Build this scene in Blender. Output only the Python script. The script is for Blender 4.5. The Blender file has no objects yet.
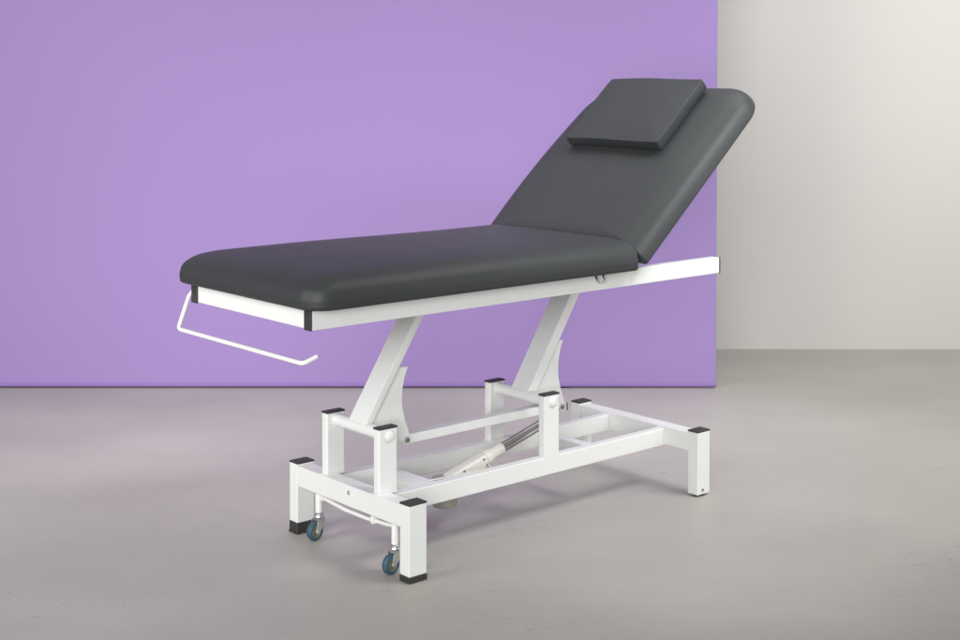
import bpy, bmesh, math, random
from mathutils import Vector, Matrix
random.seed(4)
S = bpy.context.scene
COL = S.collection
R = math.radians

# ------------------------------------------------------------------ materials
def new_mat(name):
    m = bpy.data.materials.new(name); m.use_nodes = True
    nt = m.node_tree
    return m, nt, nt.nodes['Principled BSDF']

def node(nt, t, **kw):
    n = nt.nodes.new(t)
    for k, v in kw.items(): setattr(n, k, v)
    return n

def bump_noise(nt, b, layers, vec='Object'):
    """layers: (scale, detail, strength, distance, (sx,sy,sz))"""
    tc = node(nt, 'ShaderNodeTexCoord'); prev = None
    for sc, det, st, dist, stretch in layers:
        mp = node(nt, 'ShaderNodeMapping'); mp.inputs['Scale'].default_value = stretch
        nt.links.new(tc.outputs[vec], mp.inputs['Vector'])
        n = node(nt, 'ShaderNodeTexNoise'); n.inputs['Scale'].default_value = sc; n.inputs['Detail'].default_value = det
        nt.links.new(mp.outputs['Vector'], n.inputs['Vector'])
        bp = node(nt, 'ShaderNodeBump'); bp.inputs['Strength'].default_value = st; bp.inputs['Distance'].default_value = dist
        nt.links.new(n.outputs['Fac'], bp.inputs['Height'])
        if prev: nt.links.new(prev.outputs['Normal'], bp.inputs['Normal'])
        prev = bp
    nt.links.new(prev.outputs['Normal'], b.inputs['Normal'])
    return tc

def vary_colour(nt, b, tc, c0, c1, scale, detail=4, stretch=(1, 1, 1), vec='Object', lo=.3, hi=.7):
    mp = node(nt, 'ShaderNodeMapping'); mp.inputs['Scale'].default_value = stretch
    nt.links.new(tc.outputs[vec], mp.inputs['Vector'])
    n = node(nt, 'ShaderNodeTexNoise'); n.inputs['Scale'].default_value = scale; n.inputs['Detail'].default_value = detail
    nt.links.new(mp.outputs['Vector'], n.inputs['Vector'])
    r = node(nt, 'ShaderNodeValToRGB')
    r.color_ramp.elements[0].position = lo; r.color_ramp.elements[1].position = hi
    r.color_ramp.elements[0].color = (*c0, 1); r.color_ramp.elements[1].color = (*c1, 1)
    nt.links.new(n.outputs['Fac'], r.inputs['Fac'])
    nt.links.new(r.outputs['Color'], b.inputs['Base Color'])
    return r, n

def simple(name, col, rough, metal=0.0, layers=((60, 2, .03, .002, (1, 1, 1)),), dev=.03, spec=.5):
    m, nt, b = new_mat(name)
    b.inputs['Roughness'].default_value = rough; b.inputs['Metallic'].default_value = metal
    b.inputs['Specular IOR Level'].default_value = spec
    tc = bump_noise(nt, b, layers)
    vary_colour(nt, b, tc, [c*(1-dev) for c in col], [min(1, c*(1+dev)) for c in col], 14)
    return m

M = {}
M['paint'] = simple('white_powder_coat', (.80, .81, .795), .42, layers=((900, 2, .05, .0006, (1, 1, 1)), (9, 2, .04, .01, (1, 1, 1))), dev=.012)
M['rod'] = simple('white_gloss_paint', (.84, .84, .82), .3, dev=.01)
M['cream'] = simple('cream_plastic', (.74, .73, .67), .45, dev=.02)
M['black'] = simple('black_plastic', (.035, .033, .033), .5, layers=((700, 2, .12, .0006, (1, 1, 1)),), dev=.1)
M['capgrey'] = simple('grey_black_cap_plastic', (.033, .031, .031), .6, layers=((700, 2, .12, .0006, (1, 1, 1)),), dev=.1)
M['zinc'] = simple('zinc_plated_steel', (.66, .67, .66), .36, metal=1.0, dev=.08)
M['steel'] = simple('brushed_steel', (.29, .28, .27), .45, metal=.6, layers=((60, 3, .1, .002, (1, 14, 14)),), dev=.1)
M['bolt'] = simple('dull_bolt_steel', (.33, .32, .30), .38, metal=1.0, dev=.1)
M['rubber'] = simple('blue_wheel_rubber', (.040, .095, .138), .5, dev=.12)
M['hub'] = simple('grey_olive_wheel_core', (.17, .165, .10), .5, dev=.1)
M['darkgrey'] = simple('shaded_motor_plastic', (.30, .30, .26), .5, dev=.1)  # olive grey of the motor's shaded side, put into its base colour

# upholstery: charcoal vinyl with a fine grain and faint slack in the cover
def vinyl(name, col, rough):
    m, nt, b = new_mat(name)
    b.inputs['Roughness'].default_value = rough
    b.inputs['Specular IOR Level'].default_value = .38
    tc = node(nt, 'ShaderNodeTexCoord')
    v = node(nt, 'ShaderNodeTexVoronoi'); v.inputs['Scale'].default_value = 380
    nt.links.new(tc.outputs['Object'], v.inputs['Vector'])
    b1 = node(nt, 'ShaderNodeBump'); b1.inputs['Strength'].default_value = .32; b1.inputs['Distance'].default_value = .0006
    nt.links.new(v.outputs['Distance'], b1.inputs['Height'])
    n = node(nt, 'ShaderNodeTexNoise'); n.inputs['Scale'].default_value = 4.5; n.inputs['Detail'].default_value = 1.5; n.inputs['Distortion'].default_value = .2
    nt.links.new(tc.outputs['Object'], n.inputs['Vector'])
    b2 = node(nt, 'ShaderNodeBump'); b2.inputs['Strength'].default_value = .16; b2.inputs['Distance'].default_value = .02
    nt.links.new(n.outputs['Fac'], b2.inputs['Height']); nt.links.new(b1.outputs['Normal'], b2.inputs['Normal'])
    nt.links.new(b2.outputs['Normal'], b.inputs['Normal'])
    vary_colour(nt, b, tc, [c*.97 for c in col], [c*1.03 for c in col], 3.2)
    n2 = node(nt, 'ShaderNodeTexNoise'); n2.inputs['Scale'].default_value = 9
    nt.links.new(tc.outputs['Object'], n2.inputs['Vector'])
    mr = node(nt, 'ShaderNodeMapRange'); mr.inputs['To Min'].default_value = rough-.05; mr.inputs['To Max'].default_value = rough+.05
    nt.links.new(n2.outputs['Fac'], mr.inputs['Value']); nt.links.new(mr.outputs['Result'], b.inputs['Roughness'])
    return m
M['vinyl'] = vinyl('charcoal_vinyl', (.0350, .0386, .0412), .52)
M['seam'] = simple('charcoal_welt', (.045, .048, .051), .42)

# floor: pale grey screed, trowel marks, small scuffs
def floor_mat():
    m, nt, b = new_mat('grey_screed')
    b.inputs['Roughness'].default_value = .46; b.inputs['Specular IOR Level'].default_value = .4
    tc = node(nt, 'ShaderNodeTexCoord')
    def noise(scale, det, stretch, rough=.55):
        mp = node(nt, 'ShaderNodeMapping'); mp.inputs['Scale'].default_value = stretch
        nt.links.new(tc.outputs['Object'], mp.inputs['Vector'])
        n = node(nt, 'ShaderNodeTexNoise'); n.inputs['Scale'].default_value = scale; n.inputs['Detail'].default_value = det
        n.inputs['Roughness'].default_value = rough
        nt.links.new(mp.outputs['Vector'], n.inputs['Vector']); return n
    a = noise(1.1, 5, (1, 1.3, 1))
    r = node(nt, 'ShaderNodeValToRGB')
    r.color_ramp.elements[0].position = .32; r.color_ramp.elements[1].position = .7
    r.color_ramp.elements[0].color = (.435, .417, .384, 1); r.color_ramp.elements[1].color = (.515, .495, .456, 1)
    nt.links.new(a.outputs['Fac'], r.inputs['Fac'])
    # scuffs and chips: sparse, short, along the trowel direction
    s = noise(30, 3, (.55, 1.5, 1), .66)
    rs = node(nt, 'ShaderNodeValToRGB')
    rs.color_ramp.elements[0].position = .64; rs.color_ramp.elements[1].position = .71
    rs.color_ramp.elements[0].color = (0, 0, 0, 1); rs.color_ramp.elements[1].color = (1, 1, 1, 1)
    nt.links.new(s.outputs['Fac'], rs.inputs['Fac'])
    # only in patches
    pz = noise(1.7, 2, (1, 1, 1))
    rp = node(nt, 'ShaderNodeValToRGB')
    rp.color_ramp.elements[0].position = .42; rp.color_ramp.elements[1].position = .58
    nt.links.new(pz.outputs['Fac'], rp.inputs['Fac'])
    mu = node(nt, 'ShaderNodeMath', operation='MULTIPLY')
    nt.links.new(rs.outputs['Color'], mu.inputs[0]); nt.links.new(rp.outputs['Color'], mu.inputs[1])
    fine = noise(120, 3, (.8, 1, 1), .7)
    mf = node(nt, 'ShaderNodeMix', data_type='RGBA', blend_type='MULTIPLY'); mf.inputs['Factor'].default_value = .20
    nt.links.new(r.outputs['Color'], mf.inputs['A']); nt.links.new(fine.outputs['Fac'], mf.inputs['B'])
    mx = node(nt, 'ShaderNodeMix', data_type='RGBA', blend_type='MIX')
    mx.inputs['B'].default_value = (.30, .29, .28, 1)
    ms = node(nt, 'ShaderNodeMath', operation='MULTIPLY'); ms.inputs[1].default_value = .55
    nt.links.new(mu.outputs[0], ms.inputs[0]); nt.links.new(ms.outputs[0], mx.inputs['Factor'])
    nt.links.new(mf.outputs['Result'], mx.inputs['A'])
    nt.links.new(mx.outputs['Result'], b.inputs['Base Color'])
    b1 = node(nt, 'ShaderNodeBump', invert=True); b1.inputs['Strength'].default_value = .6; b1.inputs['Distance'].default_value = .005
    nt.links.new(mu.outputs[0], b1.inputs['Height'])
    tr = noise(9, 4, (.35, 1.6, 1))
    b2 = node(nt, 'ShaderNodeBump'); b2.inputs['Strength'].default_value = .10; b2.inputs['Distance'].default_value = .008
    nt.links.new(tr.outputs['Fac'], b2.inputs['Height']); nt.links.new(b1.outputs['Normal'], b2.inputs['Normal'])
    nt.links.new(b2.outputs['Normal'], b.inputs['Normal'])
    return m
M['floor'] = floor_mat()

def wall_mat(name, c, dev, rough=.85):
    m, nt, b = new_mat(name)
    b.inputs['Roughness'].default_value = rough; b.inputs['Specular IOR Level'].default_value = .2
    tc = bump_noise(nt, b, ((180, 3, .06, .001, (1, 1, 1)), (2.5, 2, .05, .03, (1, 1, 1))))
    vary_colour(nt, b, tc, [x*(1-dev) for x in c], [x*(1+dev) for x in c], 1.1, 3)
    return m
M['wall'] = wall_mat('off_white_plaster', (.600, .584, .555), .012)
M['purple'] = wall_mat('lilac_matt_paint', (.333, .231, .494), .010)
M['purple_edge'] = wall_mat('lilac_matt_hem', (.28, .18, .45), .01)

# ------------------------------------------------------------------ mesh helpers
def link(name, bm, mat, parent=None, smooth=True, wn=True):
    me = bpy.data.meshes.new(name); bm.normal_update(); bm.to_mesh(me); bm.free()
    for m in (mat if isinstance(mat, (list, tuple)) else [mat]): me.materials.append(m)
    for p in me.polygons: p.use_smooth = smooth
    o = bpy.data.objects.new(name, me); COL.objects.link(o)
    if parent: o.parent = parent
    if wn and smooth:
        w = o.modifiers.new('weighted', 'WEIGHTED_NORMAL'); w.weight = 80; w.keep_sharp = True
    return o

def add_box(bm, lo, hi, bev=.004, seg=3, mat=None, mi=0):
    t = bmesh.new()
    r = bmesh.ops.create_cube(t, size=1)
    lo, hi = Vector(lo), Vector(hi); c = (lo+hi)/2; s = hi-lo
    for v in t.verts: v.co = Vector((v.co.x*s.x, v.co.y*s.y, v.co.z*s.z)) + c
    if bev: bmesh.ops.bevel(t, geom=t.edges[:], offset=bev, segments=seg, affect='EDGES', profile=.5)
    merge(bm, t, mat, mi)

def merge(bm, t, mat=None, mi=0):
    if mat is not None: bmesh.ops.transform(t, matrix=mat, verts=t.verts)
    vm = {v: bm.verts.new(v.co) for v in t.verts}
    for f in t.faces:
        try:
            g = bm.faces.new([vm[v] for v in f.verts]); g.material_index = mi
        except ValueError: pass
    t.free()

def frame_mat(p, d, up=(0, 0, 1)):
    """columns: local Z along d"""
    d = Vector(d).normalized(); up = Vector(up)
    x = up.cross(d)
    if x.length < 1e-4: x = Vector((1, 0, 0)).cross(d)
    x.normalize(); y = d.cross(x)
    m = Matrix((x, y, d)).transposed().to_4x4(); m.translation = Vector(p); return m

def add_cyl(bm, p0, p1, r, n=32, r2=None, bev=.0015, mi=0):
    p0, p1 = Vector(p0), Vector(p1)
    prof = []
    L = (p1-p0).length; r2 = r if r2 is None else r2
    b = min(bev, r*.45, r2*.45, L*.45)
    add_lathe(bm, p0, p1-p0, [(0, 0), (r-b, 0), (r-.3*b, .3*b), (r, b), (r2, L-b), (r2-.3*b, L-.3*b), (r2-b, L), (0, L)], n, mi)

def add_lathe(bm, p, d, prof, n=32, mi=0):
    m = frame_mat(p, d); rings = []
    for r, z in prof:
        if r <= 1e-7: rings.append([bm.verts.new(m @ Vector((0, 0, z)))])
        else: rings.append([bm.verts.new(m @ Vector((r*math.cos(2*math.pi*i/n), r*math.sin(2*math.pi*i/n), z))) for i in range(n)])
    for a, b in zip(rings, rings[1:]):
        for i in range(n):
            j = (i+1) % n
            if len(a) == 1 and len(b) == 1: continue
            if len(a) == 1: f = (a[0], b[j], b[i])
            elif len(b) == 1: f = (a[i], a[j], b[0])
            else: f = (a[i], a[j], b[j], b[i])
            g = bm.faces.new(f); g.material_index = mi

def add_tube(bm, pts, r, n=16, mi=0):
    """round rod swept along a polyline, ends domed"""
    pts = [Vector(p) for p in pts]; rings = []
    d0 = (pts[1]-pts[0]).normalized(); x = d0.orthogonal().normalized()
    for i, p in enumerate(pts):
        if i == 0: t = pts[1]-p
        elif i == len(pts)-1: t = p-pts[i-1]
        else: t = (p-pts[i-1]).normalized() + (pts[i+1]-p).normalized()
        t.normalize(); x = (x - t*x.dot(t)).normalized(); y = t.cross(x)
        def ring(c, rr): return [bm.verts.new(c + (x*math.cos(2*math.pi*k/n)+y*math.sin(2*math.pi*k/n))*rr) for k in range(n)]
        if i == 0:
            rings += [[bm.verts.new(p-t*r*.6)], ring(p-t*r*.5, r*.6), ring(p-t*r*.2, r*.92)]
        rings.append(ring(p, r))
        if i == len(pts)-1:
            rings += [ring(p+t*r*.2, r*.92), ring(p+t*r*.5, r*.6), [bm.verts.new(p+t*r*.6)]]
    for a, b in zip(rings, rings[1:]):
        for k in range(n):
            j = (k+1) % n
            if len(a) == 1: bm.faces.new((a[0], b[j], b[k])).material_index = mi
            elif len(b) == 1: bm.faces.new((a[k], a[j], b[0])).material_index = mi
            else: bm.faces.new((a[k], a[j], b[j], b[k])).material_index = mi

def fillet(pts, rad, seg=6):
    pts = [Vector(p) for p in pts]; out = [pts[0]]
    for a, b, c in zip(pts, pts[1:], pts[2:]):
        u, v = (a-b).normalized(), (c-b).normalized()
        ang = u.angle(v); t = min(rad/math.tan(ang/2), .45*(a-b).length, .45*(c-b).length)
        p, q = b+u*t, b+v*t
        for i in range(seg+1):
            s = i/seg; out.append(p*(1-s)**2 + b*2*s*(1-s) + q*s*s)
    out.append(pts[-1]); return out

def add_prism(bm, poly, y0, y1, bev=.0012, mi=0):
    """poly in (x, z), extruded along y"""
    t = bmesh.new()
    vs = [t.verts.new((x, y0, z)) for x, z in poly]; f = t.faces.new(vs)
    r = bmesh.ops.extrude_face_region(t, geom=[f])
    bmesh.ops.translate(t, verts=[g for g in r['geom'] if isinstance(g, bmesh.types.BMVert)], vec=(0, y1-y0, 0))
    bmesh.ops.recalc_face_normals(t, faces=t.faces)
    if bev:
        bmesh.ops.bevel(t, geom=[e for e in t.edges if abs(e.verts[0].co.y-e.verts[1].co.y) < 1e-6], offset=bev, segments=2, affect='EDGES')
    merge(bm, t, None, mi)

def rrect(x0, x1, y0, y1, rads, d, nc=14, nx=26, ny=12, fx=(1, 1)):
    """closed ring of a rounded rectangle inset by d; rads = radii at (x0y0),(x1y0),(x1y1),(x0y1)"""
    X0, X1, Y0, Y1 = x0+d*fx[0], x1-d*fx[1], y0+d, y1-d
    rr = [max(r-d*min(1, f)*.8, .0015) for r, f in zip(rads, (fx[0], fx[1], fx[1], fx[0]))]
    pts = []
    C = [((X0+rr[0], Y0+rr[0]), math.pi), ((X1-rr[1], Y0+rr[1]), 1.5*math.pi), ((X1-rr[2], Y1-rr[2]), 0), ((X0+rr[3], Y1-rr[3]), .5*math.pi)]
    for k, ((cx, cy), a0) in enumerate(C):
        for i in range(nc+1):
            a = a0 + .5*math.pi*i/nc
            pts.append((cx+rr[k]*math.cos(a), cy+rr[k]*math.sin(a)))
        (dx, dy), a1 = C[(k+1) % 4]; q = (dx+rr[(k+1) % 4]*math.cos(a1), dy+rr[(k+1) % 4]*math.sin(a1))
        p = pts[-1]; m = nx if k % 2 == 0 else ny
        for i in range(1, m): pts.append((p[0]+(q[0]-p[0])*i/m, p[1]+(q[1]-p[1])*i/m))
    return pts

def spline(pts, n=7):
    """Catmull-Rom through (inset, height) pairs"""
    P = [pts[0]] + list(pts) + [pts[-1]]; out = []
    for k in range(1, len(P)-2):
        a, b, c, d = P[k-1:k+3]
        for i in range(n):
            t = i/n
            out.append(tuple(.5*((2*b[q])+(c[q]-a[q])*t+(2*a[q]-5*b[q]+4*c[q]-d[q])*t*t+(3*b[q]-a[q]-3*c[q]+d[q])*t**3) for q in (0, 1)))
    out.append(pts[-1]); return out

def cushion(x0, x1, y0, y1, rads, prof, bot, crown=.006, sag=None, fx=(1, 1)):
    """padded slab in local coords, bottom at z=0. prof = (inset, height) pairs of the side, from the bottom up"""
    bm = bmesh.new(); rings = []
    lv = [(.06, 0.0), (bot, 0.0)]
    for i in range(1, 7):
        a = .5*math.pi*i/6; lv.append((bot*(1-math.sin(a)), bot*(1-math.cos(a))))
    lv += spline(prof)
    ti, th = prof[-1]
    half = min(x1-x0, y1-y0)/2
    for i in range(1, 12):
        d = ti+(half*.62-ti)*i/11; s = i/11
        lv.append((d, th+crown*(1-(1-s)**2)))
    for d, z in lv:
        rings.append([bm.verts.new((x, y, z)) for x, y in rrect(x0, x1, y0, y1, rads, d, fx=fx)])
    n = len(rings[0])
    for a, b in zip(rings, rings[1:]):
        for i in range(n):
            j = (i+1) % n; bm.faces.new((a[i], a[j], b[j], b[i]))
    bm.faces.new(rings[0][::-1]); bm.faces.new(rings[-1])
    if sag:
        for v in bm.verts: v.co = sag(v.co)
    bmesh.ops.recalc_face_normals(bm, faces=bm.faces)
    return bm

# ------------------------------------------------------------------ scene tags
def tag(o, label, cat, group=None, kind=None):
    if label: o['label'] = label
    if cat: o['category'] = cat
    if group: o['group'] = group
    if kind: o['kind'] = kind
    return o

def empty(name, loc=(0, 0, 0)):
    o = bpy.data.objects.new(name, None); COL.objects.link(o); o.location = loc
    o.empty_display_size = .1
    return o

# ------------------------------------------------------------------ camera
CAM = Vector((-2.5392, -3.2531, 1.515))
FW = Vector((0.65398523, 0.75610654, -0.02462177)); RT = Vector((7.56344169e-01, -6.54173695e-01, 5.24129085e-04)); UP = Vector((0.01571062, 0.01896531, 0.9996967))
cd = bpy.data.cameras.new('camera'); cam = bpy.data.objects.new('camera', cd); COL.objects.link(cam)
cam.matrix_world = Matrix(((RT.x, UP.x, -FW.x, CAM.x), (RT.y, UP.y, -FW.y, CAM.y), (RT.z, UP.z, -FW.z, CAM.z), (0, 0, 0, 1)))
cd.sensor_width = 36; cd.lens = 1394.5465/960*36
cd.shift_x = .7671/960; cd.shift_y = -209.0808/960
cd.clip_start = .05; cd.clip_end = 200
S.camera = cam

# room axes: local X to the camera's right, local Y away from it, origin on the floor under the camera
A = math.atan2(RT.y, RT.x)
ROOM = Matrix.Translation((CAM.x, CAM.y, 0)) @ Matrix.Rotation(A, 4, 'Z')
DW, DP = 7.723, 6.744

def room_obj(name, bm, mat, **k):
    o = link(name, bm, mat, **k); o.matrix_world = ROOM; return o

bm = bmesh.new()
vs = [bm.verts.new(p) for p in ((-7, -4, 0), (7, -4, 0), (7, DW+.1, 0), (-7, DW+.1, 0))]; bm.faces.new(vs)
tag(room_obj('floor', bm, M['floor'], smooth=False), None, None, kind='structure')
bm = bmesh.new(); add_box(bm, (-7, DW, -.05), (7, DW+.15, 3.6), 0)
tag(room_obj('wall', bm, M['wall'], smooth=False), None, None, kind='structure')

# lilac panel, right edge and foot in view
panel = empty('studio_panel')
panel.matrix_world = ROOM
tag(panel, 'tall flat lilac purple panel standing on the grey floor behind the couch', 'panel')
px1 = (717.3-479.2)/1394.5*DP
bm = bmesh.new(); add_box(bm, (-5.2, DP, .026), (px1, DP+.018, 2.75), .002, 2)
board = link('panel_board', bm, M['purple'], panel)
bm = bmesh.new()
add_tube(bm, [(-5.2, DP+.008, .0165), (px1-.004, DP+.008, .0165)], .0125)
link('bottom_hem', bm, M['purple_edge'], panel)
for fx in (-4.6, -2.2, .4):
    bm = bmesh.new()
    add_box(bm, (fx, DP+.022, .004), (fx+.05, DP+.5, .05), .003)
    add_box(bm, (fx+.0005, DP+.0205, .048), (fx+.0495, DP+.06, 1.9), .003)
    link('rear_stand', bm, M['black'], panel)

# ------------------------------------------------------------------ the couch
couch = empty('treatment_couch', (0, 0, 0))
tag(couch, 'treatment couch with white square tube frame, charcoal padding and raised backrest', 'treatment couch')
T = .6475; W = .60; L = 1.3143; LX = .0673; LY = .0475; H = .2372
PX, PLX, PY, PLY, PX2, PZ = .0139, .0712, .1679, .0314, .7138, .4309
TX0, TX1, TY0, TW, TZ, TH = -.3558, 1.4207, -.0112, .0341, .8029, .0584
PY2 = T-PY-PLY

def leg(x, y, pad, screw=False):
    bm = bmesh.new(); add_box(bm, (x, y, pad), (x+LX, y+LY, H-.004), .0035)
    o = link('leg', bm, M['paint'], couch)
    bm = bmesh.new(); add_box(bm, (x-.0008, y-.0008, H-.0045), (x+LX+.0008, y+LY+.0008, H+.0015), .0022)
    link('end_cap', bm, M['capgrey'], o)
    bm = bmesh.new()
    if pad > .012:
        add_box(bm, (x-.001, y-.001, .004), (x+LX+.001, y+LY+.001, pad+.001), .003)
        e = .003 if pad > .03 else .0012
        add_box(bm, (x-e, y-e, 0), (x+LX+e, y+LY+e, .007), .0025)
    else:
        add_cyl(bm, (x+LX/2, y+LY/2, 0), (x+LX/2, y+LY/2, pad+.002), .021, 32)
    link('foot_pad', bm, M['black'], o)
    if screw:
        bm = bmesh.new(); add_lathe(bm, (x+.027, y+.001, .024), (0, -1, 0), [(0, .003), (.002, .003), (.003, .0042), (.0052, .0036), (.006, .001), (.006, 0)], 20)
        link('screw', bm, M['bolt'], o)
leg(0, 0, .019); leg(0, W, .037); leg(L, 0, .007, True); leg(L, W, .007)

def cross_beam(x, screw):
    bm = bmesh.new()
    add_box(bm, (x+.0025, LY+.0003, .160), (x+.060, W-.0003, .2275), .0035)
    o = link('cross_beam', bm, M['paint'], couch)
    if screw:
        bm = bmesh.new(); add_lathe(bm, (x+.0035, .313, .2045), (-1, 0, 0), [(0, .0005), (.0025, .0006), (.0035, .003), (.0058, .0026), (.0066, 0)], 20)
        link('screw', bm, M['bolt'], o)
cross_beam(0, True); cross_beam(L+.002, False)

for y in (PY-.002, PY2-.002):
    bm = bmesh.new(); add_box(bm, (.0603, y, .156), (L+.0043, y+.0355, .2185), .0035)
    o = link('side_rail', bm, M['paint'], couch)
    for x in (.0612, L+.0034):
        b2 = bmesh.new(); add_tube(b2, fillet([(x, y+.034, .2190), (x, y-.0006, .2190), (x, y-.0006, .1580)], .004), .0022, 8)
        link('weld_bead', b2, M['paint'], o)

bm = bmesh.new(); add_box(bm, (.205, PY+.0337, .165), (.285, PY2-.0022, .206), .003)
link('base_crosspiece', bm, M['paint'], couch)
bm = bmesh.new(); add_box(bm, (.965, PY+.0337, .165), (1.005, PY2-.0022, .206), .003)
link('base_crosspiece', bm, M['paint'], couch)

PVX, PVZ = .0545, .4036        # pivot axis in the foot posts
def post(x, y, zb, outer):
    bm = bmesh.new(); add_box(bm, (x, y, zb), (x+PLX, y+PLY, PZ-.004), .0062, 4)
    o = link('post', bm, M['paint'], couch)
    bm = bmesh.new(); add_box(bm, (x-.0008, y-.0008, PZ-.0045), (x+PLX+.0008, y+PLY+.0008, PZ+.0015), .0022)
    link('end_cap', bm, M['capgrey'], o)
    bm = bmesh.new(); e = .0008; zw = zb+.0012
    add_tube(bm, fillet([(x+.02, y-e, zw), (x+PLX+e, y-e, zw), (x+PLX+e, y+PLY+e, zw), (x-e, y+PLY+e, zw), (x-e, y-e, zw), (x+.0205, y-e, zw)], .005), .0022, 8)
    link('weld_bead', bm, M['paint'], o)
    bm = bmesh.new(); yo = y-.0001 if outer < 0 else y+PLY+.0001
    add_lathe(bm, (x+PVX-PX, yo, PVZ), (0, outer, 0), [(.0175, 0), (.0172, .0035), (.0155, .0058), (.011, .0078), (.006, .0087), (0, .009)], 36)
    link('pivot_cap', bm, M['rod'], o)
for x, zb in ((PX, .2268), (PX2, .218)):
    post(x, PY, zb, -1); post(x, PY2, zb, 1)

YA0, YA1 = .279, .369
def lift_unit(px, dep):
    bm = bmesh.new(); add_cyl(bm, (px, PY+PLY-.001, PVZ), (px, PY2+.001, PVZ), .0205, 40)
    link('pivot_tube', bm, M['paint'], couch)
    # arm: flat rectangular tube leaning towards the head end
    sl = .642                                            # dx/dz of its front face
    fx = lambda z: px-.0045+(z-.4343)*sl
    zb, zt = .4145, .8035
    bm = bmesh.new()
    add_prism(bm, [(fx(zb), zb), (px+.012, .398), (fx(zb)+dep*1.0, zb+.006), (fx(zt)+dep, zt), (fx(zt), zt)], YA0, YA1, .003)
    arm = link('lift_arm', bm, M['paint'], couch)
    q = px-.0545
    # gusset plates behind the arm
    bx, bz = q+.221, .3384
    base = [(q+.224, .578), (q+.2105, .545), (q+.2025, .5125), (q+.1995, .478), (q+.202, .4443), (q+.212, .405), (q+.2335, .357)]
    base[-1] = (bx+.0135, bz+.008)
    arc = [(bx+.0155*math.cos(a), bz+.0155*math.sin(a)) for a in [R(25-i*22) for i in range(0, 10)]]
    low = [(q+.150, .350), (q+.085, .377), (q+.068, .389)]
    inner = [(fx(.40)+.022, .40), (fx(.58)+.022, .58)]
    poly = base[:-1]+arc+low+inner
    for y in (.2955, .3475):
        bm = bmesh.new(); add_prism(bm, poly, y-.0025, y+.0025, .0008)
        g = link('gusset_plate', bm, M['paint'], arm)
    bm = bmesh.new()
    add_lathe(bm, (bx, .2931, bz), (0, -1, 0), [(.0105, 0), (.0105, .0012), (.009, .0014), (.0085, .0016)], 28)
    t = bmesh.new(); bmesh.ops.create_cone(t, cap_ends=True, segments=6, radius1=.0068, radius2=.0064, depth=.005)
    merge(bm, t, Matrix.Translation((bx, .2895, bz)) @ Matrix.Rotation(R(90), 4, 'X'))
    add_cyl(bm, (bx, .2925, bz), (bx, .3525, bz), .005, 20)
    link('bolt', bm, M['bolt'], arm)
    # weld bead where the arm meets the pivot tube
    bm = bmesh.new()
    add_tube(bm, [(fx(.4165)+.0005, YA0+.004, .4165), (fx(.4165)+.0005, YA1-.004, .4165)], .0025, 10)
    link('weld_bead', bm, M['paint'], arm)
lift_unit(PVX, .037); lift_unit(PVX+.700, .050)

bm = bmesh.new(); add_box(bm, (.2245, .302, .3225), (.9180, .341, .3525), .003)
link('link_bar', bm, M['paint'], couch)
# clevis pin on the head-end plate
bm = bmesh.new(); add_cyl(bm, (.9445, .2925, .350), (.9445, .2925, .322), .0022, 14); 
link('locking_pin', bm, M['black'], couch)

# actuator
act = bmesh.new()
ya = .318
ax = Vector((.175, 0, .0487)).normalized()
P0 = Vector((.655, ya, .2320)); nrm = Vector((-ax.z, 0, ax.x))
add_lathe(act, P0-ax*.085, ax, [(0, 0), (.024, 0), (.027, .004), (.024, .03), (.0205, .034), (.0205, .080), (.0185, .085), (0, .085)], 32)
actuator = link('lift_actuator', act, M['cream'], couch)
bm = bmesh.new()
gm = frame_mat(P0-ax*.26, ax)
add_box(bm, (-.024, -.026, 0), (.024, .022, .18), .012, 4, gm)
add_box(bm, (-.026, -.048, .015), (.026, -.020, .10), .008, 4, gm)
link('gearbox', bm, M['cream'], actuator)
bm = bmesh.new()
for off in (.0085, -.0085):
    o_ = nrm*off+Vector((0, .003 if off > 0 else -.003, 0))
    add_cyl(bm, P0-ax*.01+o_, P0+ax*.265+o_, .0082, 24)
link('push_rod', bm, M['steel'], actuator)
bm = bmesh.new()
add_cyl(bm, (.395, ya-.004, .180), (.395, ya-.004, .083), .045, 40, .042, .006)
link('motor', bm, M['darkgrey'], actuator)
for k, (s, w_) in enumerate(((.02, -.031), (.065, -.031), (.155, -.031), (.165, .027))):
    bm = bmesh.new()
    p = gm @ Vector((-.0242, .012 if k != 3 else -.012, s))
    add_cyl(bm, p, p+(gm.to_3x3() @ Vector((-.0015, 0, 0))), .004, 14, bev=.0004)
    link('screw', bm, M['bolt'], actuator)
bm = bmesh.new()
pts = [P0-ax*.09+Vector((0, -.028, -.012)), P0-ax*.085+Vector((.004, -.034, -.03)), Vector((.565, .262, .185)), Vector((.50, .235, .205)), Vector((.36, .225, .21)), Vector((.27, .24, .2085))]
add_tube(bm, fillet(pts, .03), .0028, 10)
link('cable', bm, M['cream'], actuator)

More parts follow.
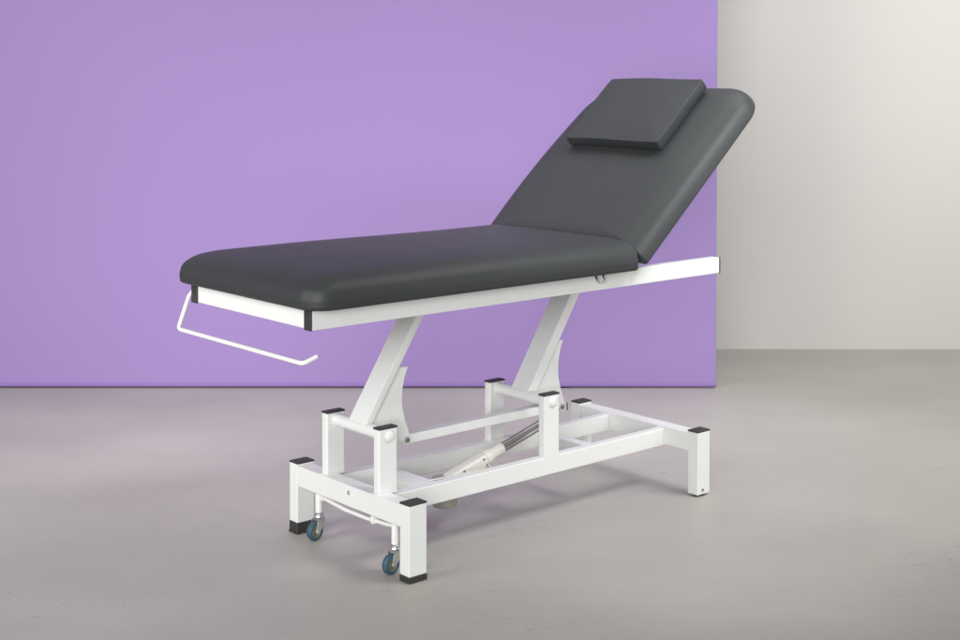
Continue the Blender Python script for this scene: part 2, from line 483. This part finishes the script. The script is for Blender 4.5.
# retractable castors under the foot beam
def castor(y, yaw):
    c = bmesh.new()
    add_cyl(c, (.030, y, .1605), (.030, y, .088), .0112, 28)
    root = link('castor', c, M['rod'], couch)
    rot = Matrix.Translation((.030, y, 0)) @ Matrix.Rotation(yaw, 4, 'Z')
    f = bmesh.new()
    add_lathe(f, rot @ Vector((0, 0, .070)), (0, 0, 1), [(0, 0), (.013, 0), (.0165, .003), (.0165, .007), (.012, .0105), (.0155, .013), (.0155, .0155), (.009, .018), (.0105, .0195), (.0105, .022), (0, .022)], 32)
    for s in (-1, 1):
        t = bmesh.new()
        prof = [(-.0165, .0700), (.0165, .0700), (.0165, .058), (.001, .037), (-.012, .0285), (-.0185, .0265), (-.0245, .0285), (-.0255, .034), (-.0205, .055)]
        add_prism(t, prof, s*.0135-.0011, s*.0135+.0011, .0005)
        merge(f, t, rot)
    t = bmesh.new(); add_box(t, (-.0165, -.0146, .0672), (.0165, .0146, .0700), .001); merge(f, t, rot)
    add_cyl(f, rot @ Vector((-.0185, -.0185, .031)), rot @ Vector((-.0185, .0185, .031)), .0042, 18)
    for s in (-1, 1):
        add_cyl(f, rot @ Vector((-.0185, s*.0147, .031)), rot @ Vector((-.0185, s*.0178, .031)), .0088, 20, bev=.0014)
    link('fork', f, M['zinc'], root)
    w = bmesh.new(); d = rot.to_3x3() @ Vector((0, 1, 0))
    add_lathe(w, rot @ Vector((-.0185, -.011, .031)), d, [(.0205, .0008), (.0225, 0), (.027, .0003), (.0300, .0028), (.031, .007), (.031, .015), (.0300, .0192), (.027, .0217), (.0225, .022), (.0205, .0212)], 48)
    wh = link('wheel', w, M['rubber'], root)
    w = bmesh.new()
    add_lathe(w, rot @ Vector((-.0185, -.0112, .031)), d, [(0, .001), (.0085, .001), (.010, .003), (.0150, .003), (.0162, .0008), (.0190, .0006), (.0208, .001), (.0208, .0206), (.0190, .0218), (.0162, .0216), (.0150, .0194), (.010, .0194), (.0085, .0214), (0, .0214)], 40)
    link('wheel_core', w, M['hub'], wh)
castor(.519, R(10)); castor(.109, R(8))
bm = bmesh.new()
add_tube(bm, fillet([(.030, .517, .146), (.030, .49, .1415), (.030, .37, .1315), (.030, .25, .1320), (.030, .15, .1385), (.030, .107, .144)], .06), .0062, 16)
add_box(bm, (.018, .205, .1275), (.042, .219, .1598), .0015)
add_box(bm, (.018, .481, .136), (.042, .492, .1598), .0015)
link('castor_lever', bm, M['rod'], couch)

# upper frame
def top_tube(y):
    bm = bmesh.new(); add_box(bm, (TX0+.0035, y, TZ), (TX1-.0035, y+TW, TZ+TH), .0035)
    o = link('side_tube', bm, M['paint'], couch)
    for x0, x1 in ((TX0-.0015, TX0+.0038), (TX1-.0038, TX1+.0012)):
        bm = bmesh.new(); add_box(bm, (x0, y-.0008, TZ-.0008), (x1, y+TW+.0008, TZ+TH+.0004), .0016)
        link('end_cap', bm, M['black'], o)
    return o
near_tube = top_tube(TY0); top_tube(T-TY0-TW)
yi0, yi1 = TY0+TW+.0002, T-TY0-TW-.0002
for x, w_, zb in ((TX0+.0042, .034, TZ+.0015), (.272, .06, TZ+.002), (.972, .06, TZ+.002)):
    bm = bmesh.new(); add_box(bm, (x, yi0, zb), (x+w_, yi1, TZ+TH-.001), .0035)
    link('cross_tube', bm, M['paint'], couch)

# latch on the near side tube
bm = bmesh.new()
add_tube(bm, fillet([(.783, TY0-.002, .851), (.790, TY0-.004, .8300), (.823, TY0-.004, .8275), (.817, TY0-.002, .851)], .006), .0035, 12)
lt = link('latch_loop', bm, M['zinc'], couch)
bm = bmesh.new()
for x in (.768, .803):
    add_prism(bm, [(x, .8575), (x+.008, .8575), (x+.0235, .8345), (x+.0155, .8345)], TY0-.0022, TY0+.0005, .0004)
link('latch_slot_shade', bm, M['black'], lt)  # black strips drawn for two slots; their inner shade is put into colour

# seat
TOPZ = TZ+TH
SX0, SX1, SY0, SY1 = -.389, .930, -.067, T+.067
bm = bmesh.new(); add_box(bm, (SX0+.04, SY0+.04, TOPZ-.0004), (SX1-.01, SY1-.04, TOPZ+.006), .001)
link('seat_board', bm, M['black'], couch)
def sag(v):
    x, y, z = v
    k = z/.09
    return Vector((x + .003*math.sin(7*y)*k, y + .002*math.sin(5*x+1)*k, z + .0012*math.sin(6*x+2*y)*k))
bm = cushion(SX0, SX1, SY0, SY1, (.075, .010, .010, .055), [(0, .018), (0, .034), (.005, .060), (.018, .079), (.036, .0915), (.069, .1005), (.115, .105)], .012, .004, sag, (2.0, .3))
seat = link('seat_cushion', bm, M['vinyl'], couch, wn=False); seat.location = (0, 0, TOPZ+.0004)
# backrest
U = Vector((.756, 0, .654)).normalized(); N = Vector((-U.z, 0, U.x)); B0 = Vector((.958, 0, .882))
BM = Matrix(((U.x, 0, N.x, B0.x), (0, 1, 0, 0), (U.z, 0, N.z, B0.z), (0, 0, 0, 1)))
bm = cushion(.0, .860, SY0-.012, SY1+.022, (.010, .135, .165, .010), [(0, .009), (.0025, .022), (.010, .040), (.024, .057), (.046, .069), (.078, .077), (.125, .0815)], .006, .003, lambda v: Vector((v.x+.004*math.sin(9*v.y)*(v.x < .4), v.y+.022*math.sin(math.pi*min(1, max(0, v.x)/.74))*max(0, (v.y-.32)/.39), v.z)), (.3, 1))
back = link('backrest_cushion', bm, M['vinyl'], couch, wn=False); back.matrix_local = BM
bm = bmesh.new(); add_box(bm, (.03, SY0+.05, -.014), (.78, SY1-.05, .0006), .002)
bb = link('backrest_board', bm, M['black'], couch); bb.matrix_local = BM
for y in (.16, .47):
    bm = bmesh.new(); add_box(bm, (.03, y, -.038), (.66, y+.03, -.0143), .003)
    bf = link('backrest_frame', bm, M['paint'], couch); bf.matrix_local = BM
    q = B0+U*.22-N*.03
    bm = bmesh.new(); add_cyl(bm, (1.005, y+.015, TZ+.04), (q.x, y+.015, q.z), .009, 20)
    link('gas_strut', bm, M['steel'], couch)

# paper roll holder under the foot end
bm = bmesh.new()
yf = .6655
add_tube(bm, fillet([(-.335, yf, .849), (-.3610, yf, .8223), (-.400, yf, .7222), (-.400, -.037, .7217), (-.3555, -.037, .7352)], .016), .0066, 18)
link('paper_roll_holder', bm, M['rod'], couch)

# ------------------------------------------------------------------ pillow (lies on the backrest)
pil = tag(empty('pillow'), 'square edged charcoal vinyl head pillow lying on top of the raised backrest', 'pillow')
pil.matrix_world = BM @ Matrix.Translation((.634, .356, .0855))
def psag(v):
    x, y, z = v
    k = z/.045
    ex = max(0, 1-abs(abs(x)-.17)/.05); ey = max(0, 1-abs(abs(y)-.233)/.05)
    return Vector((x+.003*math.sin(11*y+1)*ex, y+.003*math.sin(13*x)*ey, z+.0012*math.sin(17*y+3*x)*k*ex))
bm = cushion(-.172, .172, -.233, .233, (.006,)*4, [(0, .005), (-.0015, .014), (-.0015, .028), (0, .0400), (.0008, .0425), (.0028, .0437), (.05, .0455)], .004, .001, psag)
pc = link('pillow_cover', bm, M['vinyl'], pil, wn=False)
bm = bmesh.new()
loop = [(x, y, .0418) for x, y in rrect(-.172, .172, -.233, .233, (.006,)*4, .0006, 5, 10, 14)]
loop = [tuple(psag(Vector(p))) for p in loop]
add_tube(bm, loop+[loop[0]], .0019, 8)
link('piping', bm, M['seam'], pil, wn=False)

# ------------------------------------------------------------------ light: studio softboxes
def area(name, a, b, z, look, size, power, col=(1, 1, 1), sy=None, spread=180):
    ld = bpy.data.lights.new(name, 'AREA'); ld.shape = 'RECTANGLE'; ld.size = size; ld.size_y = sy or size
    ld.spread = R(spread); ld.energy = power; ld.color = col
    o = bpy.data.objects.new(name, ld); COL.objects.link(o)
    p = ROOM @ Vector((a, b, z)); q = ROOM @ Vector(look)
    o.location = p; o.rotation_euler = (q-p).to_track_quat('-Z', 'Y').to_euler()
    return o
area('key_softbox', -3.6, 2.4, 2.4, (-1.2, 5.8, 1.3), 2.2, 47, (1, .99, .97), spread=115)
area('overhead_softbox', -.2, 5.5, 2.9, (-.2, 5.4, 0), 4.8, 16.2, (1, .995, .985), 1.0, spread=80)
area('high_softbox', 1.9, 3.9, 3.2, (.5, 4.9, .9), 1.1, 12, (1, 1, 1), spread=70)
area('side_softbox', 3.5, 4.6, 1.5, (.6, 4.9, 1.1), 1.1, 4, (1, 1, 1), 1.6, spread=80)
area('front_softbox', -1.2, -1.8, 2.1, (-1.0, 6, 1.6), 3.0, 73, (1, 1, 1), spread=76)
area('wall_softbox', 4.0, 4.6, 3.3, (2.1, 7.7, 1.3), 2.4, 56, (1, 1, 1), spread=100)

w = bpy.data.worlds.new('World'); S.world = w; w.use_nodes = True
bg = w.node_tree.nodes['Background']; bg.inputs['Color'].default_value = (1, .995, .985, 1); bg.inputs['Strength'].default_value = .185

S.view_settings.view_transform = 'Standard'; S.view_settings.look = 'None'
S.view_settings.exposure = 0; S.view_settings.gamma = 1; S.view_settings.use_curve_mapping = False
